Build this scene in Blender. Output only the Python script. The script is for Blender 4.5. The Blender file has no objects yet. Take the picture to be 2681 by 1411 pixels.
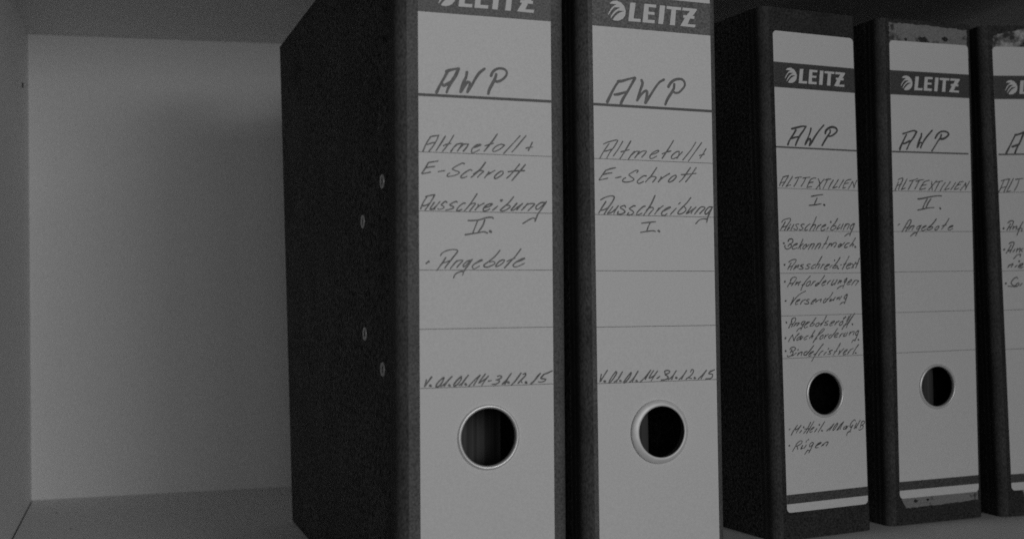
import bpy, bmesh, math, random
from mathutils import Vector, Matrix

S = bpy.context.scene
COL = S.collection
MM = 0.001
random.seed(7)

# ------------------------------------------------------------------ camera
cam_data = bpy.data.cameras.new('camera')
cam = bpy.data.objects.new('camera', cam_data)
COL.objects.link(cam)
FWD = Vector((0.3111265, 0.9499937, 0.0266879))
RGT = Vector((0.9503447, -0.3107971, -0.0158177))
UPV = RGT.cross(FWD).normalized()
rot = Matrix((RGT, UPV, -FWD)).transposed()
cam.matrix_world = Matrix.Translation((0, 0, 144.27 * MM)) @ rot.to_4x4()
cam_data.sensor_fit = 'HORIZONTAL'
cam_data.sensor_width = 36.0
cam_data.lens = 36.0 * 3028.16 / 2681.0
cam_data.clip_start = 0.01
cam_data.clip_end = 50.0
cam_data.dof.use_dof = True
cam_data.dof.focus_distance = 0.60
cam_data.dof.aperture_fstop = 11.0
S.camera = cam

# ------------------------------------------------------------------ world, lamp, exposure
world = bpy.data.worlds.new('World')
S.world = world
world.use_nodes = True
bg = world.node_tree.nodes['Background']
bg.inputs['Color'].default_value = (1, 1, 1, 1)
bg.inputs['Strength'].default_value = 0.012

def area_lamp(name, loc, aim, size, power, sy=None, spread=180):
    l = bpy.data.lights.new(name, 'AREA')
    l.shape = 'RECTANGLE'
    l.size = size
    l.size_y = sy or size
    l.energy = power
    l.color = (1, 1, 1)
    l.spread = math.radians(spread)
    o = bpy.data.objects.new(name, l)
    COL.objects.link(o)
    o.location = loc
    o.rotation_euler = (Vector(aim) - Vector(loc)).to_track_quat('-Z', 'Y').to_euler()
    return o
area_lamp('unseen_right_light', (0.45, -1.05, 0.27), (-0.50, 0.90, 0.20), 0.50, 0.98, 0.40, 90)  # unseen source at front right, placed and aimed to fit shadow and falloff
area_lamp('added_upper_right_light', (0.62, -1.05, 0.50), (-0.35, 0.90, 0.20), 0.50, 1.50, 0.40, 110)  # added lamp, higher at front right, strength fitted to the shading
area_lamp('added_left_fill', (-0.30, -1.00, 0.27), (0.10, 0.90, 0.20), 0.50, 0.32, 0.40, 110)  # added fill from the left, lifts the shadowed back panel and floor
area_lamp('added_camera_fill', (0.02, -0.75, 0.27), (-0.10, 0.90, 0.20), 0.50, 0.22, 0.40, 110)  # added fill behind the camera, brightens the compartment

S.view_settings.view_transform = 'Standard'
S.view_settings.look = 'None'
S.view_settings.exposure = 0.0
S.view_settings.gamma = 1.0
S.cycles.max_bounces = 8
S.cycles.diffuse_bounces = 5
S.cycles.use_denoising = False       # leaves the sampling grain in, like the sensor grain of the dim photograph

# ------------------------------------------------------------------ materials
def new_mat(name):
    m = bpy.data.materials.new(name)
    m.use_nodes = True
    nt = m.node_tree
    return m, nt, nt.nodes['Principled BSDF']

def grey(v):
    return (v, v, v, 1)

def grain_mat(name, lo, hi, scale, rough, spec=0.3, bump=0.0, bump_scale=None, big=0.0, big_scale=20, metallic=0.0,
              stretch=(1, 1, 1), detail=3.0):
    """a grey surface with fine mottling (lo..hi), optional large-scale unevenness and a fine bump"""
    m, nt, b = new_mat(name)
    N, L = nt.nodes, nt.links
    tc = N.new('ShaderNodeTexCoord')
    mp = N.new('ShaderNodeMapping')
    mp.inputs['Scale'].default_value = stretch
    L.new(tc.outputs['Object'], mp.inputs['Vector'])
    n = N.new('ShaderNodeTexNoise')
    n.inputs['Scale'].default_value = scale
    n.inputs['Detail'].default_value = detail
    n.inputs['Roughness'].default_value = 0.65
    L.new(mp.outputs[0], n.inputs['Vector'])
    mr = N.new('ShaderNodeMapRange')
    mr.inputs['From Min'].default_value = 0.3
    mr.inputs['From Max'].default_value = 0.7
    mr.inputs['To Min'].default_value = lo
    mr.inputs['To Max'].default_value = hi
    L.new(n.outputs['Fac'], mr.inputs['Value'])
    val = mr.outputs[0]
    if big:
        n2 = N.new('ShaderNodeTexNoise')
        n2.inputs['Scale'].default_value = big_scale
        n2.inputs['Detail'].default_value = 4.0
        L.new(tc.outputs['Object'], n2.inputs['Vector'])
        m2 = N.new('ShaderNodeMapRange')
        m2.inputs['From Min'].default_value = 0.25
        m2.inputs['From Max'].default_value = 0.75
        m2.inputs['To Min'].default_value = 1 - big
        m2.inputs['To Max'].default_value = 1 + big
        L.new(n2.outputs['Fac'], m2.inputs['Value'])
        mu = N.new('ShaderNodeMath')
        mu.operation = 'MULTIPLY'
        L.new(val, mu.inputs[0])
        L.new(m2.outputs[0], mu.inputs[1])
        val = mu.outputs[0]
    cb = N.new('ShaderNodeCombineColor')
    for k in range(3):
        L.new(val, cb.inputs[k])
    L.new(cb.outputs[0], b.inputs['Base Color'])
    b.inputs['Roughness'].default_value = rough
    b.inputs['Specular IOR Level'].default_value = spec
    b.inputs['Metallic'].default_value = metallic
    if bump:
        n3 = N.new('ShaderNodeTexNoise')
        n3.inputs['Scale'].default_value = bump_scale or scale
        n3.inputs['Detail'].default_value = 4.0
        L.new(mp.outputs[0], n3.inputs['Vector'])
        bp = N.new('ShaderNodeBump')
        bp.inputs['Strength'].default_value = 1.0
        bp.inputs['Distance'].default_value = bump
        L.new(n3.outputs['Fac'], bp.inputs['Height'])
        L.new(bp.outputs[0], b.inputs['Normal'])
    return m

M = {}
M['paper'] = grain_mat('label_paper', 0.70, 0.78, 1300, 0.75, 0.25, bump=0.00002, bump_scale=900, big=0.012, big_scale=18, detail=1.0)
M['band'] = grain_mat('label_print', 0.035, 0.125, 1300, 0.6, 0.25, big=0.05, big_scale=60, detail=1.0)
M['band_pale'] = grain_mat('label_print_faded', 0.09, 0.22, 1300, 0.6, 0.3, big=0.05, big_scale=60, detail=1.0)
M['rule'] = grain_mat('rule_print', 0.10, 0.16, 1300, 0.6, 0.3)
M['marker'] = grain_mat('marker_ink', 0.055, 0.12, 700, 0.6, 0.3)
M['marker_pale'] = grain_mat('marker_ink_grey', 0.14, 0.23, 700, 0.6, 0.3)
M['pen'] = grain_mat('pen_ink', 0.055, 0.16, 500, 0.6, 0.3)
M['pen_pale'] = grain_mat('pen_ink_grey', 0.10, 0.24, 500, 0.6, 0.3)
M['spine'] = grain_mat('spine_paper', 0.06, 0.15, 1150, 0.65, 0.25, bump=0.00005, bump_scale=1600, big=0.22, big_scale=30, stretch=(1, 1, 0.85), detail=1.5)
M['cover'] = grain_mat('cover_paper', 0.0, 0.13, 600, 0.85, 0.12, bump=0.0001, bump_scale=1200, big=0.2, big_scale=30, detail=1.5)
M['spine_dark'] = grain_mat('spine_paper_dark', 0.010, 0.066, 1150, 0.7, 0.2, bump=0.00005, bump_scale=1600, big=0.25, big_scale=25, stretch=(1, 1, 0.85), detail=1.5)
M['crease'] = grain_mat('crease_paper', 0.03, 0.10, 1000, 0.8, 0.15, bump=0.00005, bump_scale=1200, big=0.3, big_scale=30, stretch=(1.3, 1.3, 0.6), detail=2.0)
M['laminate'] = grain_mat('shelf_laminate', 0.69, 0.83, 1200, 0.6, 0.25, big=0.012, big_scale=6, detail=1.0)
M['metal'] = grain_mat('satin_nickel', 0.74, 0.82, 300, 0.36, 0.6, metallic=0.35)
M['raised_ring'] = grain_mat('polished_nickel', 0.72, 0.82, 300, 0.48, 0.6, metallic=0.2)
M['rivet'] = grain_mat('rivet_metal', 0.45, 0.75, 900, 0.45, 0.5, metallic=0.3)
M['inner'] = grain_mat('board_inside', 0.02, 0.06, 900, 0.9, 0.1)
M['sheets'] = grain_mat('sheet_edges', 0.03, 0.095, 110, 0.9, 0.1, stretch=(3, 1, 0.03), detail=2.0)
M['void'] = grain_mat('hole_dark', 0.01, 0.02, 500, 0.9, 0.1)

def residue_mat(name, light, dark, lo=0.5, hi=0.58, scale=130, patch=None):
    """remains of a torn-off label: greyish paper fibre with dark board showing in irregular spots"""
    m, nt, b = new_mat(name)
    N, L = nt.nodes, nt.links
    tc = N.new('ShaderNodeTexCoord')
    n = N.new('ShaderNodeTexNoise')
    n.inputs['Scale'].default_value = scale
    n.inputs['Detail'].default_value = 5.0
    n.inputs['Roughness'].default_value = 0.6
    L.new(tc.outputs['Object'], n.inputs['Vector'])
    r = N.new('ShaderNodeValToRGB')
    r.color_ramp.elements[0].position = lo
    r.color_ramp.elements[0].color = grey(light)
    r.color_ramp.elements[1].position = hi
    r.color_ramp.elements[1].color = grey(dark)
    if patch is not None:
        e = r.color_ramp.elements.new(max(0.0, lo - 0.09))
        e.color = grey(patch)
    L.new(n.outputs['Fac'], r.inputs[0])
    n2 = N.new('ShaderNodeTexNoise')
    n2.inputs['Scale'].default_value = 1100
    L.new(tc.outputs['Object'], n2.inputs['Vector'])
    mx = N.new('ShaderNodeMix')
    mx.data_type = 'RGBA'
    mx.blend_type = 'OVERLAY'
    mx.inputs[0].default_value = 0.6
    L.new(r.outputs[0], mx.inputs[6])
    L.new(n2.outputs['Fac'], mx.inputs[7])
    L.new(mx.outputs[2], b.inputs['Base Color'])
    b.inputs['Roughness'].default_value = 0.85
    b.inputs['Specular IOR Level'].default_value = 0.15
    return m
M['residue'] = residue_mat('old_label_fibre', 0.25, 0.07, 0.55, 0.64, 120)
M['residue2'] = residue_mat('old_label_fibre_patchy', 0.22, 0.06, 0.50, 0.58, 130, patch=0.5)

# ------------------------------------------------------------------ mesh helpers (coordinates in millimetres)
def mesh_obj(name, verts, faces, mat, parent=None, smooth=False, bevel=0.0, angle=35, tri=False):
    me = bpy.data.meshes.new(name)
    me.from_pydata([(x * MM, y * MM, z * MM) for x, y, z in verts], [], faces)
    bm = bmesh.new()
    bm.from_mesh(me)
    if bevel:
        bmesh.ops.recalc_face_normals(bm, faces=bm.faces)
        bmesh.ops.bevel(bm, geom=list(bm.edges), offset=bevel * MM, segments=3, profile=0.6, affect='EDGES')
    if tri:
        bmesh.ops.triangulate(bm, faces=[f for f in bm.faces if len(f.verts) > 4], ngon_method='EAR_CLIP')
    bmesh.ops.recalc_face_normals(bm, faces=bm.faces)
    bm.to_mesh(me)
    bm.free()
    me.materials.append(mat)
    if smooth:
        me.shade_smooth()
        me.set_sharp_from_angle(angle=math.radians(angle))
    o = bpy.data.objects.new(name, me)
    COL.objects.link(o)
    if parent is not None:
        o.parent = parent
    return o

class MB:
    def __init__(s, sh=None):
        s.v, s.f, s.sh = [], [], sh
    def add(s, vs, fs):
        n = len(s.v)
        s.v += [s.sh(*p) for p in vs] if s.sh else list(vs)
        s.f += [tuple(i + n for i in f) for f in fs]
    def box(s, x0, x1, y0, y1, z0, z1):
        s.hexa([(x0, y0, z0), (x1, y0, z0), (x1, y1, z0), (x0, y1, z0), (x0, y0, z1), (x1, y0, z1), (x1, y1, z1), (x0, y1, z1)])
    def hexa(s, p):
        s.add(p, [(0, 3, 2, 1), (4, 5, 6, 7), (0, 1, 5, 4), (1, 2, 6, 5), (2, 3, 7, 6), (3, 0, 4, 7)])
    def prism(s, poly, w0, w1, axis='xz'):
        n = len(poly)
        vs = [(u, w0, z) for u, z in poly] + [(u, w1, z) for u, z in poly]
        fs = [tuple(range(n)), tuple(range(2 * n - 1, n - 1, -1))] + [(i, (i + 1) % n, n + (i + 1) % n, n + i) for i in range(n)]
        s.add(vs, fs)
    def sheet(s, poly, w):
        s.add([(u, w, z) for u, z in poly], [tuple(range(len(poly)))])
    def plate_hole(s, u0, u1, z0, z1, cu, cz, r, w0, w1, rad=0.0, seg=64):
        """plate with a round hole: two half polygons (front and back) plus outer and inner walls"""
        def arc(cx, cy, a0, a1, rr, k):
            return [(cx + rr * math.cos(math.radians(a0 + (a1 - a0) * i / k)), cy + rr * math.sin(math.radians(a0 + (a1 - a0) * i / k))) for i in range(k + 1)]
        if rad:
            left = [(cu, z0)] + arc(u0 + rad, z0 + rad, 270, 180, rad, 6) + arc(u0 + rad, z1 - rad, 180, 90, rad, 6) + [(cu, z1)]
            right = [(cu, z1)] + arc(u1 - rad, z1 - rad, 90, 0, rad, 6) + arc(u1 - rad, z0 + rad, 0, -90, rad, 6) + [(cu, z0)]
        else:
            left = [(cu, z0), (u0, z0), (u0, z1), (cu, z1)]
            right = [(cu, z1), (u1, z1), (u1, z0), (cu, z0)]
        hl = arc(cu, cz, 90, 270, r, seg // 2)
        hr = arc(cu, cz, 270, 450, r, seg // 2)
        for outer, hole in ((left, hl), (right, hr)):
            poly = outer + hole
            n = len(poly)
            s.add([(u, w0, z) for u, z in poly], [tuple(range(n))])
            s.add([(u, w1, z) for u, z in poly], [tuple(range(n - 1, -1, -1))])
            for path in (outer, hole):
                m = len(path)
                s.add([(u, w0, z) for u, z in path] + [(u, w1, z) for u, z in path], [(i, i + 1, m + i + 1, m + i) for i in range(m - 1)])
    def lathe(s, prof, cu, cz, seg=72, w=0.0, du=None):
        """ring about the y axis; prof = closed list of (radius, y, shift in u)"""
        k = len(prof)
        vs, fs = [], []
        for i in range(seg):
            a = 2 * math.pi * i / seg
            for r, y, *d in prof:
                vs.append((cu + (d[0] if d else 0) + r * math.cos(a), w + y, cz + r * math.sin(a)))
        for i in range(seg):
            j = (i + 1) % seg
            for q in range(k):
                q2 = (q + 1) % k
                fs.append((i * k + q, j * k + q, j * k + q2, i * k + q2))
        s.add(vs, fs)
    def lathe_x(s, prof, x, y, z, seg=24):
        k = len(prof)
        vs, fs = [], []
        for i in range(seg):
            a = 2 * math.pi * i / seg
            for r, h in prof:
                vs.append((x + h, y + r * math.cos(a), z + r * math.sin(a)))
        for i in range(seg):
            j = (i + 1) % seg
            for q in range(k):
                q2 = (q + 1) % k
                fs.append((i * k + q, j * k + q, j * k + q2, i * k + q2))
        s.add(vs, fs)
    def stroke(s, pts, width, w, sharp=False):
        """pen stroke as a low raised ribbon with rounded ends, following a smoothed path"""
        P = [Vector(p) for p in pts]
        path = []
        if len(P) == 2:
            path = [P[0].lerp(P[1], t / 4) for t in range(5)]
        else:
            for i in range(len(P) - 1):
                p0 = P[i - 1] if i else P[0] * 2 - P[1]
                p3 = P[i + 2] if i + 2 < len(P) else P[-1] * 2 - P[-2]
                p1, p2 = P[i], P[i + 1]
                for k in range(5):
                    t = k / 5
                    path.append(0.5 * ((2 * p1) + (p2 - p0) * t + (2 * p0 - 5 * p1 + 4 * p2 - p3) * t * t + (3 * p1 - p0 - 3 * p2 + p3) * t ** 3))
            path.append(P[-1])
        q = [path[0]]
        for p in path[1:]:
            if (p - q[-1]).length > 0.04:
                q.append(p)
        if len(q) < 2:
            q = [path[0] - Vector((0.05, 0.05)), path[0] + Vector((0.05, 0.05))]
        path = q
        h = width / 2
        wob = random.uniform(0.9, 1.12)
        d0 = (path[1] - path[0]).normalized()
        d1 = (path[-1] - path[-2]).normalized()
        rows = []
        for c_, k_ in ((-0.95, 0.35), (-0.6, 0.8)):
            rows.append((path[0] + d0 * h * c_, d0, h * k_))
        for i, p in enumerate(path):
            d = (path[min(i + 1, len(path) - 1)] - path[max(i - 1, 0)])
            d = d.normalized() if d.length > 1e-6 else d0
            t = i / (len(path) - 1)
            rows.append((p, d, h * wob * (1 + 0.12 * math.sin(5 * t + pts[0][0]) - 0.12 * t)))
        for c_, k_ in ((0.6, 0.72), (0.95, 0.3)):
            rows.append((path[-1] + d1 * h * c_, d1, h * k_))
        vs, fs = [], []
        for p, d, hh in rows:
            nrm = Vector((-d.y, d.x))
            a, b = p + nrm * hh, p - nrm * hh
            vs += [(a.x, w, a.y), (p.x, w - 0.03, p.y), (b.x, w, b.y)]
        for i in range(len(rows) - 1):
            o = i * 3
            fs += [(o, o + 1, o + 4, o + 3), (o + 1, o + 2, o + 5, o + 4)]
        s.add(vs, fs)

def empty(name, loc, rot=(0, 0, 0)):
    o = bpy.data.objects.new(name, None)
    o.empty_display_size = 0.05
    o.location = loc
    o.rotation_euler = rot
    COL.objects.link(o)
    return o

def tag(o, label, category, group=None):
    o['label'] = label
    o['category'] = category
    if group:
        o['group'] = group

# ------------------------------------------------------------------ the shelf compartment
XL, YB, HH, YF, XR = -73.9, 945.1, 351.9, 466.0, 690.0
SKEW = -0.0771                       # the back panel runs very slightly towards the front on its way right
def yback(x):
    return YB + SKEW * (x - XL)
LEAN = -1.09                         # left side leans out by a millimetre at the top
shelf = empty('shelf_compartment', ((XL + XR) / 2 * MM, (YB + YF) / 2 * MM, 0))
tag(shelf, 'pale grey shelf compartment with bare left side, holding the row of dark ring binders', 'shelf')
SX, SY = (XL + XR) / 2, (YB + YF) / 2
def sh_shelf(x, y, z):
    return (x - SX, y - SY, z)
b = MB(sh_shelf)
b.hexa([(XL - 18, yback(XL) + 0.4, -22), (XR + 18, yback(XR) + 0.4, -22), (XR + 18, yback(XR) + 8, -22), (XL - 18, yback(XL) + 8, -22),
        (XL - 19, yback(XL) + 0.4, HH + 22), (XR + 18, yback(XR) + 0.4, HH + 22), (XR + 18, yback(XR) + 8, HH + 22), (XL - 19, yback(XL) + 8, HH + 22)])
mesh_obj('back_panel', b.v, b.f, M['laminate'], shelf)
b = MB(sh_shelf)                     # bottom board; a one millimetre joint stays open along the left side
g, g0 = 1.7, 0.9
b.hexa([(XL + g0, yback(XL) + 0.2, -19), (XR, yback(XR) + 0.2, -19), (XR, YF, -19), (XL + g, YF, -19),
        (XL + g0, yback(XL) + 0.2, 0), (XR, yback(XR) + 0.2, 0), (XR, YF, 0), (XL + g, YF, 0)])
mesh_obj('bottom_board', b.v, b.f, M['laminate'], shelf)
b = MB(sh_shelf)
b.hexa([(XL + LEAN + .1, yback(XL) + 0.2, HH), (XR, yback(XR) + 0.2, HH), (XR, YF, HH), (XL + LEAN + .1, YF, HH),
        (XL + LEAN + .1, yback(XL) + 0.2, HH + 19), (XR, yback(XR) + 0.2, HH + 19), (XR, YF, HH + 19), (XL + LEAN + .1, YF, HH + 19)])
mesh_obj('top_board', b.v, b.f, M['laminate'], shelf)
# left side panel with a small dark shelf pin near the back
b = MB(sh_shelf)
b.hexa([(XL - 18, YF - 1, -0.8), (XL, YF - 1, -0.8), (XL, yback(XL) + 0.2, -0.8), (XL - 18, yback(XL) + 0.2, -0.8),
        (XL - 18, YF - 1, HH + 20), (XL + LEAN, YF - 1, HH + 20), (XL + LEAN, yback(XL) + 0.2, HH + 20), (XL - 18, yback(XL) + 0.2, HH + 20)])
mesh_obj('side_panel', b.v, b.f, M['laminate'], shelf)
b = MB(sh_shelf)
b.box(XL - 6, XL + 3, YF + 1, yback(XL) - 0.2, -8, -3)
mesh_obj('joint_shade_strip', b.v, b.f, M['void'], shelf)  # dark-coloured strip standing in for the shadow inside the open joint
b = MB(sh_shelf)
b.lathe_x([(0.02, 0.75), (1.7, 0.7), (2.1, 0.45), (2.25, 0.1), (2.25, -2.0), (0.02, -2.0)], XL + LEAN * 0.87, 893.4, 303.8)
mesh_obj('shelf_pin', b.v, b.f, M['void'], shelf, smooth=True, angle=50)
b = MB(sh_shelf)
b.box(XR + 0.2, XR + 18, YF - 1, yback(XR) + 0.2, -20, HH + 20)
mesh_obj('side_panel', b.v, b.f, M['laminate'], shelf)

# a few grains of dirt lie on the bottom board and the side
rng = random.Random(3)
for x, y, r in ((-53, 880, 0.9), (-18, 925, 0.8), (-40, 812, 0.7), (24, 900, 0.55), (60, 860, 0.6), (300, 560, 0.6), (520, 548, 0.7), (-66, 900, 0.6)):
    b = MB(sh_shelf)
    n = 9
    pts = [(x + r * rng.uniform(.6, 1.3) * math.cos(6.283 * k / n), y + r * rng.uniform(.6, 1.3) * math.sin(6.283 * k / n)) for k in range(n)]
    b.add([(px, py, 0.02) for px, py in pts] + [(x, y, r * 0.7)], [(k, (k + 1) % n, n) for k in range(n)])
    mesh_obj('dirt_speck', b.v, b.f, M['pen_pale'], shelf, smooth=True)

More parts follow.
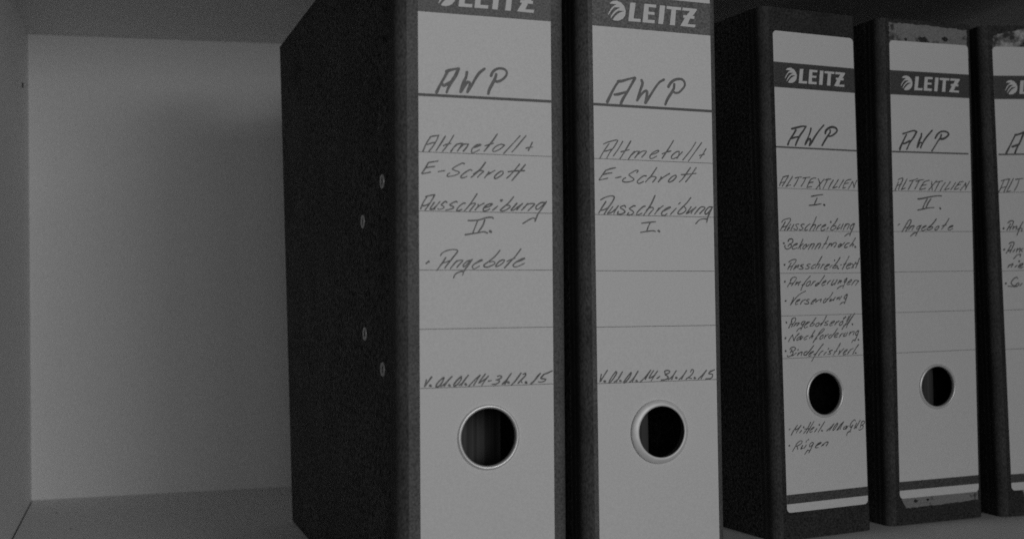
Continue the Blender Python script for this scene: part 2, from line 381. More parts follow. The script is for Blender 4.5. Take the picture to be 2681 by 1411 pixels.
# ------------------------------------------------------------------ writing on the labels: binder, first word, pen width (mm), strokes (tenths of mm on the label)
WRITING = [
    (0, 'AWP', 1.27, "-226,2344 -209,2378 -193,2406 -177,2435|-181,2437 -158,2446 -128,2453|-126,2452 -140,2421 -161,2389 -173,2366 -180,2348|-200,2382 -193,2375 -173,2386 -159,2395|-88,2439 -92,2418 -106,2388 -117,2352|-116,2354 -96,2385 -84,2396 -74,2390 -84,2362 -86,2354|-85,2354 -68,2380 -47,2417 -30,2440 -8,2458|47,2437 42,2420 29,2394 16,2371 10,2351|24,2431 30,2445 44,2458 63,2465 84,2463 96,2453 96,2439 86,2425 69,2412 52,2406 46,2407"),
    (0, 'Altmetall+', 0.58, "-288,2088 -273,2121 -254,2150|-255,2151 -235,2155 -218,2158|-218,2158 -228,2134 -245,2108 -261,2088|-268,2117 -254,2122 -235,2127|-188,2155 -205,2128 -229,2092|-150,2161 -172,2125 -200,2090|-196,2114 -182,2121 -163,2125|-163,2090 -149,2110 -134,2124|-149,2110 -132,2123 -113,2127 -106,2124|-111,2125 -133,2093|-126,2104 -104,2123 -83,2125|-83,2125 -92,2110 -107,2093|-57,2111 -38,2118 -26,2124 -33,2126 -49,2121 -66,2106 -69,2092 -64,2088 -50,2093 -33,2102|50,2174 27,2142 -11,2096|-6,2121 10,2126 32,2133|83,2127 66,2130 44,2120 29,2105 32,2097 46,2100 66,2111 84,2126|157,2171 127,2139 97,2108 80,2090|185,2172 161,2145 136,2116 119,2098|215,2144 206,2126 196,2107|185,2117 200,2121 215,2123"),
    (0, 'E-Schrott', 0.58, "-222,2047 -243,2043 -264,2039|-264,2039 -278,2015 -294,1992|-292,1990 -273,1994 -256,1998|-276,2016 -257,2020 -237,2023|-220,2001 -206,2004 -193,2006|-102,2039 -112,2041 -136,2029 -157,2015 -143,2008 -125,2001 -138,1990 -164,1983 -180,1982 -178,1991 -169,1996|-68,2011 -79,2013 -103,1998 -118,1984 -115,1977 -100,1980 -92,1984|-5,2048 -26,2021 -50,1998 -71,1981|-60,1995 -34,2011 -15,2009 -17,2005 -31,1994 -42,1982|11,2007 2,1995 -9,1981|-1,1992 17,2002 38,2014|65,2011 48,1999 36,1985 41,1978 60,1988 75,2000 75,2011 65,2010|154,2045 128,2015 108,1994 94,1982|181,2044 157,2016 135,1992 118,1972|101,2010 126,2014 177,2017"),
    (0, 'Ausschreibung', 0.57, "-300,1839 -288,1867 -272,1891|-277,1892 -256,1898 -239,1901|-237,1901 -246,1884 -261,1860 -280,1835|-289,1852 -273,1856 -259,1864|-239,1868 -251,1851 -258,1838 -244,1841|-214,1871 -229,1854 -239,1838|-258,1838 -246,1839 -232,1852|-182,1869 -190,1873 -204,1862 -207,1857 -195,1850 -200,1843 -217,1838 -223,1841|-136,1871 -142,1874 -165,1863 -167,1857 -153,1851 -155,1844 -175,1838 -187,1836|-99,1867 -108,1867 -128,1852 -138,1837 -130,1834 -115,1840|-45,1909 -65,1880 -90,1848 -103,1834|-93,1845 -75,1863 -60,1868 -52,1866 -65,1851 -78,1835|-40,1863 -42,1854 -54,1839|-45,1849 -32,1859 -13,1869|-10,1850 11,1855 25,1865 18,1867 -2,1860 -16,1845 -15,1835 -2,1837 13,1844|49,1857 36,1846 26,1839|66,1882 70,1884|125,1900 100,1872 72,1849 63,1840 72,1836 92,1843 108,1855 103,1862 90,1861|140,1872 126,1856 112,1841 126,1842 144,1856 167,1871|167,1871 149,1854 140,1843|191,1872 175,1854 162,1842|172,1854 193,1869 217,1872 223,1868 209,1855 193,1840|269,1878 253,1876 232,1861 231,1848 243,1849 261,1864 280,1882|280,1882 261,1854 240,1827 225,1794|225,1805 216,1808 195,1799 168,1783"),
    (0, 'II.', 0.62, "-86,1792 -58,1793 -28,1798 -2,1806 23,1808 29,1803|-42,1794 -53,1768 -67,1735|-10,1796 -20,1771 -40,1743|-100,1730 -71,1735 -43,1739 -16,1744 2,1739|14,1747 18,1744"),
    (0, 'Angebote', 0.56, "-277,1606 -271,1610 -264,1616|-276,1604 -269,1611 -263,1612|-212,1640 -204,1651 -180,1662 -152,1666 -136,1662 -138,1653 -155,1633 -171,1613 -185,1597 -193,1586|-189,1631 -201,1612 -215,1594 -229,1576|-204,1607 -188,1611 -173,1617|-138,1618 -153,1602 -168,1584|-153,1602 -136,1616 -117,1620 -113,1616 -129,1600 -139,1588|-77,1620 -91,1616 -109,1600 -108,1591 -96,1598 -82,1614 -69,1623|-69,1623 -85,1600 -104,1577 -113,1556|-112,1571 -125,1570 -146,1559 -154,1544|-56,1605 -37,1614 -22,1620 -30,1621 -51,1609 -67,1596 -68,1587 -61,1582 -49,1587 -37,1594|59,1663 37,1638 8,1615 -13,1601 -14,1592 1,1590 25,1599 36,1608 27,1615 13,1612|71,1622 56,1615 41,1599 41,1592 56,1597 73,1609 80,1620 71,1622|157,1670 134,1641 104,1611 80,1587|92,1615 109,1623 129,1629|133,1612 155,1619 175,1628 165,1628 141,1616 122,1602 122,1593 135,1591 155,1598 173,1607"),
    (0, 'date', 0.6, "-278,1107 -282,1094 -286,1079|-284,1082 -269,1101 -255,1119|-262,1082 -259,1081|-202,1115 -219,1102 -234,1084 -233,1074 -219,1081 -207,1097 -199,1114|-164,1118 -182,1099 -199,1078|-213,1077 -194,1090 -164,1118|-177,1081 -174,1079|-121,1117 -139,1103 -155,1084 -153,1076 -139,1084 -123,1103 -121,1117|-90,1121 -106,1103 -122,1079|-132,1079 -113,1093 -90,1121|-103,1083 -101,1081|-88,1074 -62,1099 -36,1120|-36,1120 -49,1101 -66,1077|-12,1124 -26,1108 -42,1087|-40,1087 -24,1096 -11,1103|2,1115 -13,1098 -28,1077|2,1093 15,1095|44,1113 57,1115 63,1109 54,1101 38,1097|41,1097 53,1092 49,1085 33,1078 20,1079|108,1123 91,1101 78,1077|66,1078 85,1094 108,1123|93,1085 96,1083|154,1123 138,1105 122,1083|108,1072 130,1093 154,1123|164,1118 175,1122 174,1112 159,1097 140,1079|140,1080 151,1090 158,1082|176,1082 179,1080|245,1119 228,1103 212,1081|199,1074 223,1094 245,1119|302,1129 279,1120 263,1115|263,1115 247,1098 260,1095 271,1093 263,1084 247,1081 236,1082"),
    (1, 'AWP', 1.26, "-238,2335 -218,2373 -197,2409 -178,2434|-182,2432 -160,2436 -130,2446 -98,2455|-95,2453 -115,2420 -141,2379 -158,2354 -169,2332|-199,2371 -180,2374 -143,2386|-61,2445 -57,2430 -68,2400 -80,2370 -86,2352|-85,2352 -66,2377 -45,2396 -34,2394 -36,2373 -44,2342|-43,2342 -20,2374 9,2415 32,2442 54,2455|109,2436 107,2419 94,2397 72,2365 61,2341|78,2424 91,2443 110,2457 131,2463 152,2462 165,2448 163,2431 148,2413 132,2400 115,2397 105,2402"),
    (1, 'Altmetall+', 0.54, "-280,2076 -260,2108 -233,2144|-260,2142 -233,2153 -196,2163 -188,2160|-188,2160 -207,2131 -226,2109 -245,2079|-257,2109 -239,2113 -221,2120|-163,2158 -184,2125 -211,2090|-122,2161 -144,2127 -178,2078|-172,2110 -150,2116 -131,2121|-135,2078 -121,2097 -105,2115|-118,2099 -97,2114 -78,2116|-80,2115 -92,2098 -103,2084|-95,2095 -65,2116 -43,2118 -49,2107 -67,2089|-14,2104 10,2112 23,2122 13,2123 -11,2111 -24,2096 -23,2086 -9,2087 10,2097|100,2173 76,2138 39,2088|40,2109 64,2119 86,2124|130,2124 114,2121 91,2103 88,2091 99,2089 124,2102 130,2124|146,2122 127,2104 117,2091|218,2170 194,2136 148,2085|250,2170 218,2130 177,2080|273,2142 256,2117 240,2097|237,2109 251,2113 264,2116"),
    (1, 'E-Schrott', 0.57, "-202,2036 -225,2031 -252,2022|-250,2023 -268,2001 -285,1979|-283,1978 -263,1982 -242,1987|-262,2003 -241,2009 -221,2012|-201,1990 -190,1992 -175,1996|-94,2017 -86,2026 -96,2028 -120,2016 -134,2006 -118,1994 -108,1987 -121,1977 -148,1972 -166,1975 -163,1985 -151,1992|-45,2004 -59,2003 -78,1991 -92,1976 -83,1968 -60,1977|10,2044 -14,2012 -30,1995 -49,1976|-36,1990 -17,2002 2,2001 5,1996 -12,1976|32,2002 29,1992 17,1978|26,1989 51,2005 77,2019|108,2013 89,2004 71,1986 75,1979 94,1987 111,2004 108,2013|187,2050 166,2023 146,1998 128,1982|218,2051 194,2020 161,1983|139,2016 174,2019 216,2024"),
    (1, 'Ausschreibung', 0.57, "-278,1888 -257,1899 -228,1907 -211,1904 -213,1892 -229,1868 -245,1848 -262,1823|-252,1881 -271,1855 -289,1828|-277,1840 -258,1845 -240,1854|-218,1858 -232,1841 -245,1826 -230,1830|-190,1863 -204,1845 -213,1828|-245,1826 -225,1832 -206,1847|-153,1856 -158,1865 -177,1859 -177,1852 -161,1843 -158,1834 -178,1825 -194,1826 -191,1837|-104,1864 -113,1864 -132,1853 -132,1849 -117,1840 -113,1832 -130,1822 -145,1823 -138,1832|-52,1864 -63,1862 -84,1845 -97,1830 -93,1823 -71,1831|-1,1915 -19,1880 -39,1851 -61,1824|-47,1844 -31,1858 -14,1859 -11,1852 -23,1839 -35,1826|18,1857 9,1845 -4,1829|7,1843 21,1855 40,1868|45,1845 64,1854 79,1862 70,1863 48,1851 32,1836 33,1826 47,1824 59,1832|108,1858 94,1845 78,1829|122,1879 130,1885|187,1910 163,1883 135,1858 118,1840 121,1832 137,1834 154,1844 160,1856 149,1868 141,1865|188,1867 176,1852 162,1835 176,1839|213,1866 198,1852 187,1837|162,1835 185,1847 199,1857|235,1865 221,1850 206,1834|218,1848 240,1867 257,1867 261,1861 246,1848 233,1836|299,1869 282,1867 262,1846 265,1834 279,1842 293,1857 302,1868|302,1869 287,1842 276,1820 270,1797|273,1810 256,1812 231,1807 211,1789"),
    (1, 'I.', 0.6, "-72,1786 -40,1790 -1,1794|-29,1788 -38,1772 -47,1749|-78,1744 -51,1748 -16,1752 -3,1749|14,1752 18,1750"),
    (1, 'date', 0.56, "-288,1102 -291,1086 -295,1070|-292,1072 -276,1094 -257,1120|-273,1071 -269,1070|-215,1113 -233,1093 -249,1069 -247,1063 -228,1082 -211,1106 -215,1113|-182,1111 -197,1090 -213,1066|-224,1066 -202,1081 -182,1111|-194,1071 -191,1070|-139,1107 -156,1089 -174,1067 -171,1062 -151,1080 -137,1102 -139,1107|-103,1111 -118,1090 -132,1066|-146,1064 -125,1081 -103,1111|-112,1068 -109,1066|-92,1063 -66,1084 -38,1114|-38,1114 -53,1093 -67,1073|-23,1112 -35,1097 -47,1079 -32,1083 -16,1092|-3,1109 -19,1090 -36,1067|-6,1076 8,1084|35,1100 36,1109 52,1111 61,1105 52,1097 36,1093 46,1086 52,1077 36,1069 16,1068|94,1108 81,1090 70,1069|52,1068 76,1085 94,1108|92,1076 96,1075|149,1108 134,1088 121,1069|109,1068 131,1086 149,1108|170,1101 177,1112 186,1106 179,1092 163,1078 145,1068|145,1068 155,1074 174,1070|190,1072 193,1071|254,1106 239,1088 225,1068|210,1067 233,1086 254,1106|297,1107 274,1099|278,1102 266,1090 285,1087 285,1075 274,1067 249,1066"),
    (2, 'AWP', 1.04, "-221,2349 -205,2379 -179,2410 -157,2440|-188,2446 -159,2453 -114,2464 -83,2466|-80,2465 -103,2436 -131,2404 -150,2374 -163,2348|-191,2388 -167,2395 -138,2400|-42,2455 -49,2434 -66,2399 -81,2377 -91,2355|-89,2357 -67,2385 -51,2391 -50,2373 -57,2351|-56,2353 -34,2379 -7,2415 26,2451 56,2479|105,2451 103,2436 83,2413 61,2385 39,2355|66,2429 74,2449 98,2465 125,2472 150,2466 159,2453 149,2438 127,2423 104,2414 90,2414"),
    (2, 'ALTTEXTILIEN', 0.55, "-292,2101 -278,2129 -261,2154|-265,2153 -245,2158 -223,2163|-223,2163 -243,2134 -272,2098|-284,2117 -268,2121 -252,2123|-193,2159 -217,2128 -244,2098|-244,2097 -227,2104 -209,2107|-174,2149 -152,2155 -125,2157|-147,2154 -164,2126 -185,2099|-115,2151 -88,2155 -62,2158|-94,2152 -111,2125 -131,2101|-17,2154 -37,2153 -56,2144 -74,2120 -87,2094|-74,2122 -55,2127 -38,2129|-87,2094 -67,2099 -51,2101|2,2150 10,2127 12,2088|47,2149 18,2123 -19,2087|55,2145 77,2150 99,2151|74,2149 56,2122 37,2093|118,2146 100,2125 77,2092|157,2150 136,2124 111,2097|111,2096 126,2100 145,2105|198,2149 180,2127 158,2099|257,2154 232,2150 215,2141 199,2119 189,2097|203,2126 217,2128 234,2131|189,2097 198,2099 211,2103|268,2141 253,2121 232,2096|268,2141 275,2123 277,2103|277,2103 290,2130 302,2149"),
    (2, 'I.', 0.65, "-55,2042 -15,2049 31,2055|-13,2033 -22,2016 -35,1995|-74,1987 -31,1991 17,1998|39,1993 43,1991"),
    (2, 'Ausschreibung', 0.53, "-284,1882 -273,1894 -249,1903 -219,1906 -221,1891 -234,1876 -251,1854 -266,1835|-257,1886 -274,1862 -295,1836|-285,1853 -266,1856 -250,1860|-218,1872 -232,1854 -245,1837|-245,1837 -224,1850|-194,1871 -208,1852 -218,1836|-157,1872 -168,1873 -181,1866 -169,1853 -169,1842 -182,1839 -196,1844|-116,1872 -128,1873 -141,1864 -131,1854 -126,1847 -140,1838 -154,1841|-72,1874 -88,1867 -110,1847 -110,1836 -91,1841|-22,1919 -41,1885 -61,1857 -77,1834|-61,1857 -42,1870 -29,1868 -37,1853 -50,1836|-9,1866 -18,1853 -28,1840|-15,1857 -1,1866 12,1874|23,1858 45,1867 48,1873 29,1867 12,1851 11,1838 25,1836 42,1845|67,1856 54,1842|87,1887 88,1891|142,1911 120,1883 94,1859 84,1844 96,1839 116,1848 128,1859 120,1866 106,1863|159,1875 144,1860 132,1843 149,1851|184,1878 172,1860 163,1845|135,1844 158,1855|206,1878 194,1863 185,1844|197,1865 214,1878 231,1876 225,1863 213,1846|265,1881 242,1865 238,1848 252,1848 273,1879 265,1881|270,1879 258,1852 243,1828 232,1807|234,1819 220,1819 192,1803"),
    (2, 'Bekanntmach.', 0.55, "-275,1758 -271,1757|-242,1769 -230,1782 -211,1783 -204,1773 -215,1758 -234,1750 -242,1739|-231,1752 -218,1748 -221,1735 -240,1724 -258,1724 -268,1737 -263,1745|-199,1744 -181,1748 -171,1756 -183,1755 -202,1744 -212,1729 -203,1722 -176,1731|-129,1783 -143,1759 -168,1725|-130,1755 -152,1738 -150,1723|-106,1751 -122,1744 -133,1729 -126,1723 -109,1736 -103,1753|-103,1753 -106,1736 -84,1751|-68,1755 -79,1738 -92,1721|-77,1740 -57,1755 -44,1753 -52,1740 -65,1725|-16,1756 -28,1741 -42,1723|-25,1743 -5,1758 5,1754 -3,1741 -14,1726|65,1800 47,1769 12,1726|30,1754 41,1756 50,1758|74,1757 62,1741 48,1728|68,1748 87,1759 84,1742|84,1742 107,1761 126,1761 120,1748 107,1735|159,1757 142,1746 139,1735 153,1740 165,1755|156,1740 173,1751 190,1764|226,1761 209,1758 189,1742 191,1733 211,1737|277,1793 254,1765 228,1740|234,1745 251,1754 261,1753 250,1741|271,1738 275,1737"),
    (2, 'Ausschreib.text', 0.53, "-274,1628 -271,1630|-240,1645 -227,1654 -201,1661 -185,1659 -191,1645 -210,1626 -229,1600|-223,1640 -237,1621 -250,1602|-242,1616 -226,1619 -213,1623|-186,1626 -197,1613 -207,1602|-207,1602 -189,1613 -173,1626|-165,1628 -176,1611|-130,1630 -143,1628 -154,1621 -139,1615 -136,1606 -152,1603 -166,1604|-79,1632 -95,1632 -106,1624 -90,1617 -91,1609 -107,1603 -119,1606|-41,1631 -58,1624 -74,1611 -69,1605 -56,1609|11,1679 -14,1647 -33,1624 -45,1606|-33,1624 -14,1632 -6,1630 -15,1617 -23,1606|18,1632 7,1619 -2,1606|10,1622 18,1628 29,1630|40,1617 62,1626 68,1631 51,1629 31,1613 28,1600 50,1604|87,1626 78,1620 69,1611|105,1652 109,1659|151,1673 126,1643 97,1617 91,1608 108,1608 130,1617 119,1624 108,1620|131,1606 134,1605|153,1627 161,1628|222,1681 195,1644 165,1600|178,1631 197,1635|205,1622 228,1628 234,1637 214,1633 197,1615 202,1604 224,1609|242,1635 253,1622 249,1609|273,1644 253,1622 235,1607|302,1668 287,1637 269,1607|273,1635 290,1637"),
    (2, 'Anforderungen', 0.53, "-275,1527 -272,1531|-232,1538 -218,1551 -200,1555 -187,1551 -192,1540 -209,1521 -226,1504|-227,1538 -238,1521 -256,1498|-236,1517 -215,1519|-182,1527 -191,1519 -199,1508|-156,1529 -167,1519 -175,1506|-194,1512 -172,1523 -158,1528|-82,1561 -112,1536 -138,1508 -158,1476|-148,1508 -127,1512|-86,1531 -105,1523 -116,1505 -106,1501 -87,1514 -83,1530|-62,1525 -70,1514 -82,1503|-68,1516 -56,1527 -45,1529|27,1563 1,1535 -19,1513|-24,1520 -41,1511 -47,1501 -36,1503 -16,1518|14,1518 33,1526 36,1533 17,1526 3,1511 8,1502 27,1509|55,1524 44,1511|47,1515 61,1528 73,1533|97,1537 82,1519 76,1504 90,1508|124,1537 110,1521 101,1506|82,1505 104,1517|144,1534 135,1524 126,1513|132,1519 149,1530 157,1530 146,1517|199,1547 182,1534 176,1521 190,1525 201,1545|201,1545 179,1512 164,1486|167,1501 148,1497 120,1482|210,1519 232,1527 235,1538 216,1528 198,1512 204,1506 221,1510|258,1530 243,1514 233,1503|246,1516 266,1532 286,1529 291,1527 277,1516 264,1502"),
    (2, 'Versendung', 0.53, "-274,1414 -271,1415|-212,1434 -222,1415 -238,1390|-236,1392 -209,1419 -175,1447 -148,1461 -121,1471|-188,1408 -171,1417 -166,1422 -185,1417 -199,1402 -199,1391 -184,1395|-144,1416 -156,1404 -163,1393|-153,1406 -139,1416 -125,1420|-96,1421 -107,1420 -118,1414 -102,1405 -102,1396 -119,1394 -132,1397|-69,1405 -50,1415 -44,1423 -64,1415 -80,1400 -84,1392 -67,1396|-39,1413 -48,1402|-48,1404 -26,1415 -4,1421|-4,1421 -12,1404|86,1460 63,1433 34,1410|32,1425 15,1412 11,1399 26,1403 46,1423|71,1422 62,1412 58,1406 73,1411|104,1431 95,1420 87,1411|59,1406 87,1418|120,1428 115,1416|117,1420 134,1432|134,1432 129,1422|154,1436 143,1426 134,1415|196,1449 176,1434 173,1421 187,1425 199,1445|199,1445 187,1419 173,1390|172,1399 158,1398 139,1388"),
    (2, 'Angebotseroeff', 0.52, "-273,1288 -271,1285|-235,1284 -231,1303 -216,1312 -201,1309 -208,1291 -223,1275 -235,1259|-231,1293 -241,1275 -256,1253|-247,1273 -226,1277|-202,1281 -208,1272 -218,1264|-211,1270 -193,1281 -175,1281 -188,1271 -197,1265|-139,1292 -158,1283 -161,1271 -146,1273 -130,1289|-133,1289 -149,1266 -166,1241|-162,1252 -183,1246 -198,1231|-128,1270 -101,1284 -98,1286 -116,1284 -134,1268 -141,1256 -132,1251 -114,1258|-49,1310 -70,1288 -92,1269 -96,1260 -77,1262 -62,1271 -68,1277 -83,1274|-29,1280 -47,1273 -55,1261 -47,1257 -32,1263 -26,1277|31,1318 8,1286 -16,1261|-20,1270 2,1279|45,1288 26,1283 17,1279 35,1271 35,1264 13,1263|66,1271 87,1280 91,1287 72,1282 56,1268 56,1259 74,1261|109,1282 93,1263|99,1272 115,1281 128,1286|158,1285 140,1279 127,1264 136,1259 152,1269 158,1285|164,1298 167,1303|176,1307 179,1310|222,1323 196,1287 170,1259 146,1233|250,1329 218,1294 198,1270 180,1244|160,1257 182,1263 205,1275|206,1313 186,1285|224,1306 195,1270|229,1264 232,1263"),
    (2, 'Nachforderung', 0.51, "-284,1191 -280,1196|-228,1212 -244,1196 -261,1173|-228,1212 -226,1198 -221,1176|-221,1176 -205,1199 -179,1220|-160,1205 -184,1196 -200,1183 -194,1178 -176,1189 -160,1205|-160,1205 -170,1191 -173,1180 -152,1198|-113,1204 -131,1197 -146,1186 -140,1180 -125,1185|-60,1234 -82,1208 -104,1187|-95,1196 -74,1203|-74,1203 -86,1189|-34,1211 -15,1230 7,1243 9,1234 -13,1218 -40,1202 -59,1184 -77,1161|-65,1177 -47,1186|2,1206 -16,1197 -26,1183 -17,1180 -1,1191 2,1206|20,1203 7,1182|14,1193 29,1202 42,1209|114,1241 88,1213 60,1190|63,1206 44,1195 47,1183 63,1190 78,1204|93,1196 115,1207 119,1214 100,1210 87,1196 90,1187 109,1191|137,1200 124,1186|130,1195 143,1207 156,1209|174,1213 161,1201 158,1191 174,1196|190,1215 177,1194|212,1217 202,1198|205,1205 224,1217 243,1218 233,1199|275,1225 255,1211 252,1197 267,1201 278,1220|278,1222 264,1191 244,1161|244,1168 232,1166 220,1152|272,1169 276,1167"),
    (2, 'Bindefristverl.', 0.51, "-285,1117 -282,1119|-252,1126 -240,1137 -219,1138 -209,1129 -223,1118 -241,1114|-237,1126 -250,1105|-241,1114 -229,1109 -232,1098 -250,1087 -271,1083 -271,1091|-239,1088 -224,1093 -205,1104|-195,1120 -187,1124|-188,1103 -197,1088|-194,1094 -176,1105 -161,1107 -170,1088|-73,1143 -98,1119 -132,1087|-125,1110 -143,1104 -149,1090 -135,1090 -116,1105|-104,1093 -80,1104 -74,1109 -95,1105 -111,1091 -111,1080 -96,1085|0,1151 -31,1121 -63,1087 -91,1050|-75,1090 -56,1094|-23,1100 -39,1083|-32,1091 -17,1104 -4,1109|20,1101 1,1085|35,1117 42,1123|69,1111 50,1107 44,1102 53,1095 50,1088 34,1088|132,1150 106,1117 74,1082|84,1101 102,1105|127,1107 114,1083|114,1083 133,1099 158,1118|157,1091 180,1105 183,1112 161,1101 151,1087 154,1079 170,1084|198,1097 182,1082|188,1090 211,1109 230,1116|273,1139 248,1112 225,1082|248,1088 251,1086"),
    (2, 'Mitteil.', 0.5, "-276,652 -269,658|-214,675 -232,657 -248,639 -262,619|-214,675 -226,661 -229,648|-229,648 -208,657 -186,673|-186,673 -205,653 -225,631|-184,643 -198,630|-168,660 -166,662|-113,687 -138,653 -169,624|-90,689 -116,658 -148,623|-160,650 -127,650|-109,643 -89,655 -95,656 -111,647 -123,633 -120,627 -104,632|-68,647 -87,627|-50,667 -48,669|-8,684 -35,653 -60,625|-32,632 -29,631|5,628 33,645 63,668|63,668 44,647 27,630|89,670 67,652 52,631 58,629 78,647 92,665 89,670|83,628 102,647 120,666 97,635|137,675 119,651 108,631|91,629 117,660 137,675|161,648 141,643 133,631 147,632 161,646|152,629 172,648|229,675 221,682 198,666 186,647 192,638 209,652|209,652 194,631 185,610|185,617 165,607 157,590|237,661 217,628|217,628 242,646 267,677|243,650 233,629|277,665 294,670 302,662 288,650 274,646|277,665 265,631|276,646 290,639 284,626 264,618 253,619"),
    (2, 'Ruegen', 0.5, "-278,558 -276,560|-226,564 -207,577 -186,582 -182,573 -200,560 -221,553|-227,559 -240,543 -255,525|-224,553 -219,544 -217,533|-179,554 -190,540 -193,533 -176,539|-152,554 -168,536|-153,571 -150,578|-140,582 -133,587|-97,559 -105,568 -125,557 -128,542 -111,548 -97,562|-97,562 -114,535 -135,507|-132,521 -144,522 -165,500|-71,547 -46,556 -40,562 -62,557 -82,541 -82,533 -63,534|-21,552 -30,547 -38,539|-27,544 -5,560 12,561 12,555 -3,539"),
    (3, 'AWP', 1.03, "-246,2351 -242,2366 -220,2404 -194,2447|-220,2452 -185,2462 -139,2474 -117,2470|-114,2468 -136,2435 -171,2393 -193,2355|-221,2391 -206,2392 -168,2409|-76,2457 -81,2436 -98,2407 -113,2370|-109,2372 -93,2397 -75,2397 -86,2368|-84,2370 -68,2400 -35,2440 7,2480|78,2455 71,2436 49,2411 20,2373 1,2350|30,2431 46,2454 70,2472 98,2477 124,2473 137,2459 125,2446 99,2431 70,2426"),
    (3, 'ALTTEXTILIEN', 0.56, "-292,2092 -277,2122 -263,2149|-265,2162 -243,2171 -228,2170 -235,2152 -250,2129 -265,2099|-277,2124 -260,2129 -241,2135|-197,2167 -217,2137 -239,2105|-242,2101 -212,2110|-178,2155 -145,2162 -115,2171|-148,2161 -168,2133 -189,2101|-129,2153 -102,2161 -69,2165|-102,2160 -119,2134 -138,2105|-25,2162 -52,2156 -69,2147 -89,2121 -102,2102|-81,2128 -47,2135|-101,2102 -76,2106 -56,2111|-7,2154 -6,2134 -4,2100|32,2160 2,2132 -32,2100|28,2151 53,2156 82,2159|56,2155 35,2124 16,2094|100,2149 77,2123 59,2096|141,2156 119,2130 93,2104|93,2102 113,2107 130,2113|182,2150 161,2124 141,2103|244,2158 216,2154 201,2141 183,2122 170,2106|195,2136 221,2139|172,2106 189,2109 206,2115|264,2150 243,2126 217,2101|263,2149 263,2129 265,2115|295,2161 277,2136 256,2106"),
    (3, 'II.', 0.68, "-117,2042 -81,2046 -39,2054 8,2061 50,2065 68,2063|-44,2043 -62,2018 -83,1980|-16,2043 -38,2018 -55,1988|-119,1972 -80,1979 -47,1985 -19,1988 6,1989|54,1985 57,1983"),
    (3, 'Angebote', 0.58, "-273,1877 -262,1885|-210,1882 -193,1905 -176,1910 -174,1900 -188,1875 -206,1853 -217,1837|-207,1889 -224,1864 -245,1835|-225,1861 -197,1864|-172,1871 -184,1860 -194,1848|-186,1857 -167,1871 -150,1871 -159,1860 -168,1846|-106,1874 -126,1865 -132,1851 -118,1853 -101,1872|-95,1877 -116,1847 -142,1810|-135,1831 -155,1826 -180,1808|-82,1860 -60,1870 -57,1874 -76,1869 -92,1853 -91,1842 -77,1843 -60,1851|23,1917 -6,1886 -40,1863 -51,1849 -35,1847 -13,1856 -6,1865 -18,1868 -35,1861|38,1872 18,1863 9,1849 17,1845 34,1856 43,1870 38,1872|123,1920 97,1887 62,1850|69,1873 100,1880|124,1862 147,1869 153,1875 136,1872 116,1859 115,1848 132,1848 152,1857"),
    (4, 'AWP', 1.1, "-241,2350 -212,2396 -168,2468|-168,2468 -143,2473 -104,2486|-104,2486 -130,2432 -160,2385 -176,2351|-194,2392 -171,2399 -141,2410"),
    (4, 'ALTTEXTILIEN', 0.55, "-308,2097 -288,2130 -266,2173|-284,2172 -253,2180 -224,2183|-224,2183 -242,2147 -269,2100|-288,2126 -251,2133|-196,2185 -222,2143 -248,2103|-248,2101 -219,2105|-181,2179 -154,2182 -126,2185|-153,2181 -169,2142 -193,2106"),
    (4, 'Anf', 0.6, "-285,1863 -282,1865|-251,1899 -230,1911 -210,1908 -217,1888 -239,1853|-231,1893 -245,1873 -260,1851|-250,1867 -227,1872|-209,1876 -217,1856|-214,1864 -186,1876 -194,1856|-140,1903 -164,1867 -189,1817|-183,1855 -155,1863|-149,1859 -154,1841"),
    (4, 'Ang', 0.6, "-287,1726 -284,1728|-248,1764 -232,1772 -212,1770 -220,1748 -245,1706|-233,1756 -253,1728 -272,1703|-258,1716 -235,1724|-208,1727 -222,1709|-189,1731 -198,1707|-195,1719 -167,1732 -177,1706|-149,1730 -163,1718 -154,1710|-167,1694 -172,1678|-167,1692 -192,1690 -220,1665"),
    (4, 'nie', 0.6, "-251,1628 -266,1610|-259,1620 -226,1633 -241,1612|-198,1622 -214,1611|-181,1647 -179,1649|-178,1614 -157,1625 -156,1633 -177,1626 -189,1610 -174,1605 -155,1609"),
    (4, 'Son', 0.6, "-286,1507 -283,1509|-197,1536 -204,1546 -227,1535 -246,1511 -233,1494 -211,1490 -220,1484 -242,1487 -269,1490|-192,1509 -210,1498 -206,1485 -187,1501|-167,1504 -183,1489"),
]
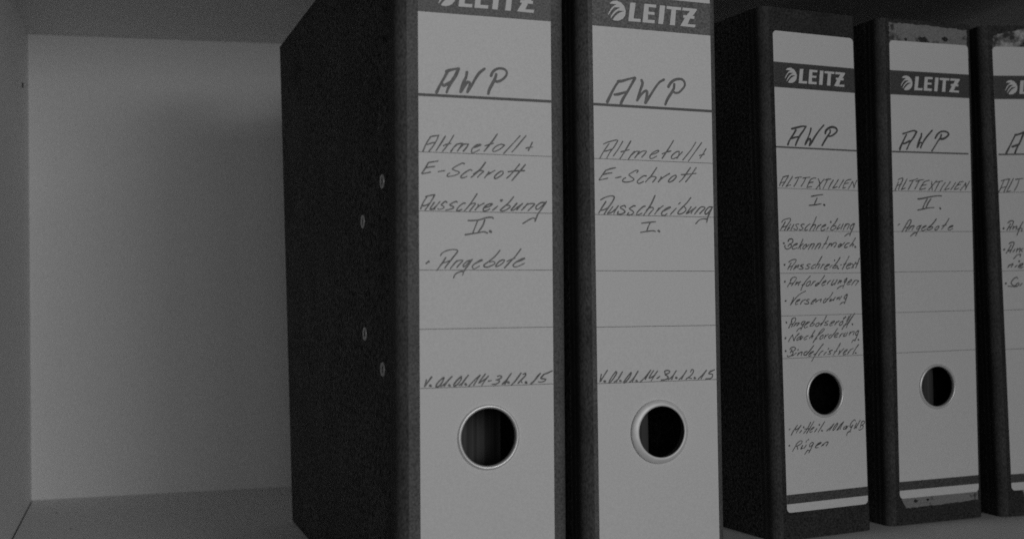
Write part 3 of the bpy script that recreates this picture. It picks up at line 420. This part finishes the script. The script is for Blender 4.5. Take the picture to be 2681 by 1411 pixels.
LOGO = {
    'L': "-11.32,281.23 -8.60,281.34 -9.76,273.97 -6.08,274.03 -6.29,272.60 -12.50,272.51",
    'E': "-4.05,281.33 2.10,281.35 1.94,279.99 -1.81,279.98 -2.03,277.77 1.19,277.80 1.04,276.53 -2.26,276.53 -2.41,274.02 1.26,274.07 1.02,272.59 -5.20,272.57",
    'I': "4.07,281.30 6.76,281.29 5.55,272.54 2.99,272.55",
    'T': "7.64,281.22 15.27,281.22 15.06,279.89 12.53,279.87 11.72,272.48 9.06,272.46 10.13,279.89 7.48,279.90",
    'Z': "16.08,281.28 23.64,281.20 23.49,280.46 21.33,277.72 22.41,277.67 22.19,276.35 19.96,276.39 18.56,273.65 22.82,273.70 22.52,272.36 14.65,272.47 17.14,276.43 16.15,276.52 16.36,277.73 18.10,277.70 19.89,279.93 15.86,279.88",
    'M': "-21.97,279.86 -21.20,280.67 -20.04,281.23 -18.25,281.52 -15.96,280.72 -14.44,279.21 -13.76,277.04 -14.13,274.91 -15.31,273.41 -16.86,272.54 -18.14,272.21 -19.42,272.27 -20.49,272.53 -19.39,274.02 -18.09,275.29 -16.54,276.23 -14.61,276.93 -16.02,276.97 -17.68,276.91 -19.11,275.79 -20.41,274.40 -21.39,273.16 -21.57,273.38 -20.91,274.82 -19.61,276.44 -18.06,277.62 -16.51,278.38 -18.04,278.44 -19.58,278.31 -20.87,277.04 -21.91,275.56 -22.56,274.62 -22.82,274.72 -22.16,276.23 -21.12,277.72 -19.82,278.99 -18.40,279.81 -20.06,279.83",
}

# ------------------------------------------------------------------ ring binders
ZL = dict(tp=303.26, bt=284.42, bb=269.14, th=233.19, t=(208.51, 183.12, 157.79, 132.46, 107.22), lt=26.95, lb=21.47, bo=16.43)
HW = 30.75
LOGO_W = {k: [tuple(map(float, q.split(','))) for q in v.split()] for k, v in LOGO.items()}

def outline(pts, amp, rng, step=1.6):
    """polygon with its long edges broken into small irregular steps (torn paper)"""
    out = []
    for i, a in enumerate(pts):
        b_ = pts[(i + 1) % len(pts)]
        d = math.hypot(b_[0] - a[0], b_[1] - a[1])
        n = max(1, int(d / step))
        for k in range(n):
            t = k / n
            out.append((a[0] + (b_[0] - a[0]) * t + rng.uniform(-amp, amp), a[1] + (b_[1] - a[1]) * t + rng.uniform(-amp, amp)))
    return out

def make_binder(idx, x, y, yaw, lean, tip, dz, hl, hr, depth, flare_l=(0, 0), flare_r=(0, 0), drop=0.0, high_ring=False,
                residue=None, bare=(), label='', height=317.5):
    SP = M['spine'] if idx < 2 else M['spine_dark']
    lift = abs(lean) * max(hl, hr)
    root = empty('ring_binder', (x * MM, y * MM, lift * MM), (0, lean, yaw))
    tag(root, label, 'ring binder', 'dark ring binders standing in a row on the shelf')
    sh = lambda u, w, z: (u, w + z * tip, z)
    dz = dz - lift
    W0, TH, R = 0.25, 2.3, 5.0
    # spine board with the finger hole
    b = MB(sh)
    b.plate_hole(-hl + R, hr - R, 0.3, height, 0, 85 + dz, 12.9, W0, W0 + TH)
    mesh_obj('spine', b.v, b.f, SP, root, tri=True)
    # rounded shoulders with the folded crease behind them
    for sgn, hw in ((-1, hl), (1, hr)):
        outer, inner = [], []
        for k in range(9):
            a = math.pi / 2 * k / 8
            outer.append((hw - R + R * math.sin(a), W0 + R - R * math.cos(a)))
            inner.append((hw - R + (R - TH) * math.sin(a), W0 + R - (R - TH) * math.cos(a)))
        for w_, c_ in ((6.4, 0.0), (7.1, 0.1), (7.9, 0.25), (8.8, 0.22), (9.6, 0.05), (10.4, 0.0), (11.4, 0.15), (12.2, 0.3), (13.2, 0.2), (14.2, 0.05)):
            outer.append((hw - c_, W0 + w_))
            inner.append((hw - c_ - TH + 0.3, W0 + w_))
        n = len(outer)
        nz = 14
        rng = random.Random(idx * 10 + sgn)
        vs, fs = [], []
        for iz in range(nz + 1):
            z = 0.3 + (height - 0.3) * iz / nz
            for q in range(n):
                j = rng.uniform(-0.12, 0.12) if q > 9 else 0
                vs.append((sgn * (outer[q][0] + j), outer[q][1], z))
            for q in range(n):
                vs.append((sgn * inner[q][0], inner[q][1], z))
        m_ = 2 * n
        for iz in range(nz):
            for q in range(n - 1):
                a = iz * m_ + q
                fs.append((a, a + 1, a + 1 + m_, a + m_))
                c_ = iz * m_ + n + q
                fs.append((c_, c_ + m_, c_ + m_ + 1, c_ + 1))
        for iz in (0, nz):
            for q in range(n - 1):
                a = iz * m_ + q
                fs.append((a, a + n, a + n + 1, a + 1))
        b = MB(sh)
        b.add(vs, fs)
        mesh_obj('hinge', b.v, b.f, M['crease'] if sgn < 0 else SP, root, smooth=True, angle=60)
    # the two cover boards
    for sgn, hw, fl in ((-1, hl, flare_l), (1, hr, flare_r)):
        w0 = W0 + 14.0
        b = MB(sh)
        p = [(hw - 2.4, w0, 0.3), (hw, w0, 0.3), (hw + fl[1], depth, 0.3), (hw + fl[1] - 2.4, depth, 0.3),
             (hw - 2.4, w0, height), (hw, w0, height), (hw + fl[0], depth, height - drop), (hw + fl[0] - 2.4, depth, height - drop)]
        n_ = 10                       # the board is slightly warped, so it is built as a fine grid
        def bi(a_, c_, inner):
            lo, hi = (p[0], p[4]) if inner else (p[1], p[5])
            lo2, hi2 = (p[3], p[7]) if inner else (p[2], p[6])
            q = [(1 - c_) * ((1 - a_) * lo[k_] + a_ * lo2[k_]) + c_ * ((1 - a_) * hi[k_] + a_ * hi2[k_]) for k_ in range(3)]
            return (sgn * q[0], q[1], q[2])
        vs = [bi(i_ / n_, j_ / n_, inn) for inn in (0, 1) for j_ in range(n_ + 1) for i_ in range(n_ + 1)]
        m_ = n_ + 1
        fs = []
        for k_ in (0, 1):
            for j_ in range(n_):
                for i_ in range(n_):
                    a_ = k_ * m_ * m_ + j_ * m_ + i_
                    fs.append((a_, a_ + 1, a_ + 1 + m_, a_ + m_))
        rim = [i_ for i_ in range(m_)] + [j_ * m_ + n_ for j_ in range(1, m_)] + [n_ * m_ + i_ for i_ in range(n_ - 1, -1, -1)] + [j_ * m_ for j_ in range(n_ - 1, 0, -1)]
        for i_, a_ in enumerate(rim):
            c_ = rim[(i_ + 1) % len(rim)]
            fs.append((a_, c_, c_ + m_ * m_, a_ + m_ * m_))
        b.add(vs, fs)
        cov = mesh_obj('cover', b.v, b.f, M['cover'], root, smooth=True)
        if idx == 0 and sgn < 0:
            for ew, ez in ((24.2, 197.6), (63.2, 182.4), (61.0, 129.0), (25.2, 114.0)):
                f = (ew - w0) / (depth - w0)
                hz = ez / height
                xx = -(hw + f * (fl[1] * (1 - hz) + fl[0] * hz))
                b = MB(sh)
                b.lathe_x([(3.3, 0.25), (3.25, -0.35), (2.95, -0.7), (2.5, -0.7), (2.1, -0.35), (2.0, 0.9), (3.3, 0.9)], xx, ew, ez)
                mesh_obj('rivet', b.v, b.f, M['rivet'], cov, smooth=True, angle=50)
                b = MB(sh)
                b.lathe_x([(0.01, -0.06), (2.05, -0.06), (2.05, 0.6), (0.01, 0.6)], xx, ew, ez)
                mesh_obj('rivet_bore', b.v, b.f, M['void'], cov)
    # what shows through the finger hole: filed sheets, coloured dark grey
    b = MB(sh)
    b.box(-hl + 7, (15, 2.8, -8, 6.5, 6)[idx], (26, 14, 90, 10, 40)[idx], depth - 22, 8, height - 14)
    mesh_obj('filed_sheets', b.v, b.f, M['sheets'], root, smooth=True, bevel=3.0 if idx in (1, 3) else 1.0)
    # spine label
    lab_sh = sh
    def zz(v):
        return v + dz
    b = MB(lab_sh)
    b.plate_hole(-HW, HW, zz(ZL['bo']), zz(ZL['tp']), 0, 85 + dz, 13.3, 0.0, W0 - 0.03, rad=2.6)
    lab = mesh_obj('spine_label', b.v, b.f, M['paper'], root, tri=True)
    P1 = -0.04                        # print and ink lie a few hundredths of a millimetre proud of the paper
    def strip(name, z0, z1, mat, u0=-HW + 0.02, u1=HW - 0.02):
        b_ = MB(lab_sh)
        b_.prism([(u0, zz(z0)), (u1, zz(z0)), (u1, zz(z1)), (u0, zz(z1))], P1, 0.05)
        mesh_obj(name, b_.v, b_.f, mat, lab)
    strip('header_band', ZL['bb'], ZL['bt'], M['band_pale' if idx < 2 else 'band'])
    strip('footer_band', ZL['lb'], ZL['lt'], M['band'])
    th = 0.62 if idx < 2 else 0.5
    strip('heading_rule', ZL['th'] - th, ZL['th'] + th, M['rule'], u1=HW - (1.6 if idx == 3 else 0.02), u0=-HW + (1.0 if idx == 4 else 0.02))
    for t in ZL['t']:
        strip('ruled_line', t - 0.13, t + 0.13, M['rule'])
    b = MB(lab_sh)
    b.prism([(u, zz(z)) for u, z in LOGO_W['M']], P1 - 0.05, P1 + 0.02)
    mesh_obj('logo_emblem', b.v, b.f, M['paper'], lab, tri=True)
    for ch in 'LEITZ':
        b = MB(lab_sh)
        b.prism([(u, zz(z)) for u, z in LOGO_W[ch]], P1 - 0.05, P1 + 0.02)
        mesh_obj('logo_letter', b.v, b.f, M['paper'], lab, tri=True)
    k = 0
    for bi, word, width, strokes in WRITING:
        if bi != idx:
            continue
        b = MB(lab_sh)
        for st in strokes.split('|'):
            pts = [tuple(float(v) / 10 for v in q.split(',')) for q in st.split()]
            pts = [(u, z - lift) for u, z in pts]
            dot = 1.75 if len(pts) == 2 and math.dist(*pts) < 0.75 else 1.0
            b.stroke(pts, width * dot * (1.12 if idx < 2 else 1.2), -0.075 - 0.0023 * (k % 23))
            k += 1
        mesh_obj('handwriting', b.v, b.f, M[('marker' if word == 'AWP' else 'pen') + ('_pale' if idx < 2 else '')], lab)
    # metal finger ring
    b = MB(sh)
    if high_ring:
        prof = [(13.9, 0.1, 0), (14.1, -0.3, 0), (14.55, -0.6, 0), (14.5, -0.95, 0.02), (14.1, -1.35, 0.1), (13.4, -1.75, 0.25),
                (12.6, -2.05, 0.4), (12.05, -2.1, 0.45), (11.7, -1.95, 0.45), (11.55, -1.6, 0.45), (11.7, -1.3, 0.45), (12.3, -1.2, 0.4),
                (13.2, -0.8, 0.2), (13.5, 0.1, 0)]
    else:
        prof = [(14.35, -0.02), (14.3, -0.35), (14.0, -0.75), (13.55, -0.98), (13.1, -0.95), (12.75, -0.7), (12.55, -0.3),
                (12.5, 0.2), (12.5, 1.2), (12.75, 1.2), (12.8, 0.1)]
    b.lathe(prof, 0.1, 85 + dz + (0.0 if not high_ring else -0.6), 96)
    mesh_obj('finger_ring', b.v, b.f, M['raised_ring' if high_ring else 'metal'], root, smooth=True, angle=70)
    if residue:
        for mat, base, amp, w_ in residue:
            rng = random.Random(idx * 7 + len(base))
            poly = outline([(u, z + dz) for u, z in base], amp, rng)
            b = MB(sh)
            b.prism(poly, W0 - w_, W0 + 0.1)
            o = mesh_obj('old_label_residue', b.v, b.f, M[mat], root, tri=True)
            o['label'] = 'torn grey fibre left over from an older label'
        for u_, z_, r_ in bare:
            rng = random.Random(int(u_ * 10))
            b = MB(sh)
            b.prism([(u_ + r_ * rng.uniform(.6, 1.3) * 1.3 * math.cos(6.283 * k / 14), z_ + dz + r_ * rng.uniform(.6, 1.25) * math.sin(6.283 * k / 14)) for k in range(14)], W0 - 0.17, W0)
            mesh_obj('bare_patch', b.v, b.f, SP, root, tri=True)
    return root

make_binder(0, 146.10, 485.35, 0.02905, 0.00649, -0.00818, -0.10, 40.7, 37.8, 296, flare_l=(5.0, -2.5), flare_r=(-3.5, -3.5), drop=2.3,
    label='leftmost and nearest ring binder, handwritten AWP, Altmetall + E-Schrott, Ausschreibung II., Angebote')
make_binder(1, 227.32, 483.04, 0.05264, 0.00874, 0.00999, -1.04, 37.8, 35.2, 285, flare_l=(-0.5, -0.5), high_ring=True,
    label='ring binder labelled Altmetall + E-Schrott, Ausschreibung I., with the finger ring standing proud')
make_binder(2, 396.14, 605.55, 0.12205, -0.00144, 0.01107, 0.09, 38.5, 34.5, 284, flare_r=(-1, -1),
    label='ring binder right of the dark gap, ALTTEXTILIEN I. label filled with small handwriting')
make_binder(3, 484.26, 615.67, 0.03602, -0.00509, -0.00825, 0.59, 38.5, 35.3, 283, flare_l=(-1, -1),
    residue=[('residue', [(-30.4, 18), (-26, 10.2), (0, 10.6), (30.2, 11.4), (30.5, 30), (-30, 30)], 0.3, 0.12),
             ('residue', [(-30.6, 290), (30.2, 290), (30.2, 313.0), (4, 314.2), (-30.6, 314.6)], 0.35, 0.13)],
    bare=((-5.0, 304.6, 2.6), (12.5, 306.3, 1.7), (-18, 304.6, 1.1), (-18.5, 14.2, 1.2), (-9.5, 14.4, 0.9)),
    label='ring binder labelled ALTTEXTILIEN II., Angebote, between the fully written one and the cut-off one')
make_binder(4, 567.56, 608.46, -0.11318, -0.02061, -0.0025, 1.09, 38.5, 35.5, 281,
    residue=[('residue2', [(-25.0, 21), (-21.5, 12.5), (-15, 7.5), (-4, 6.5), (30.2, 8.5), (30.5, 30), (-25, 30)], 0.5, 0.12),
             ('residue2', [(-30.6, 290), (30.2, 290), (30.2, 313.0), (4, 316.0), (-10, 315.0), (-30.0, 310.5)], 0.45, 0.13)],
    label='rightmost ring binder, cut off by the picture edge, with rough torn paper around its label')
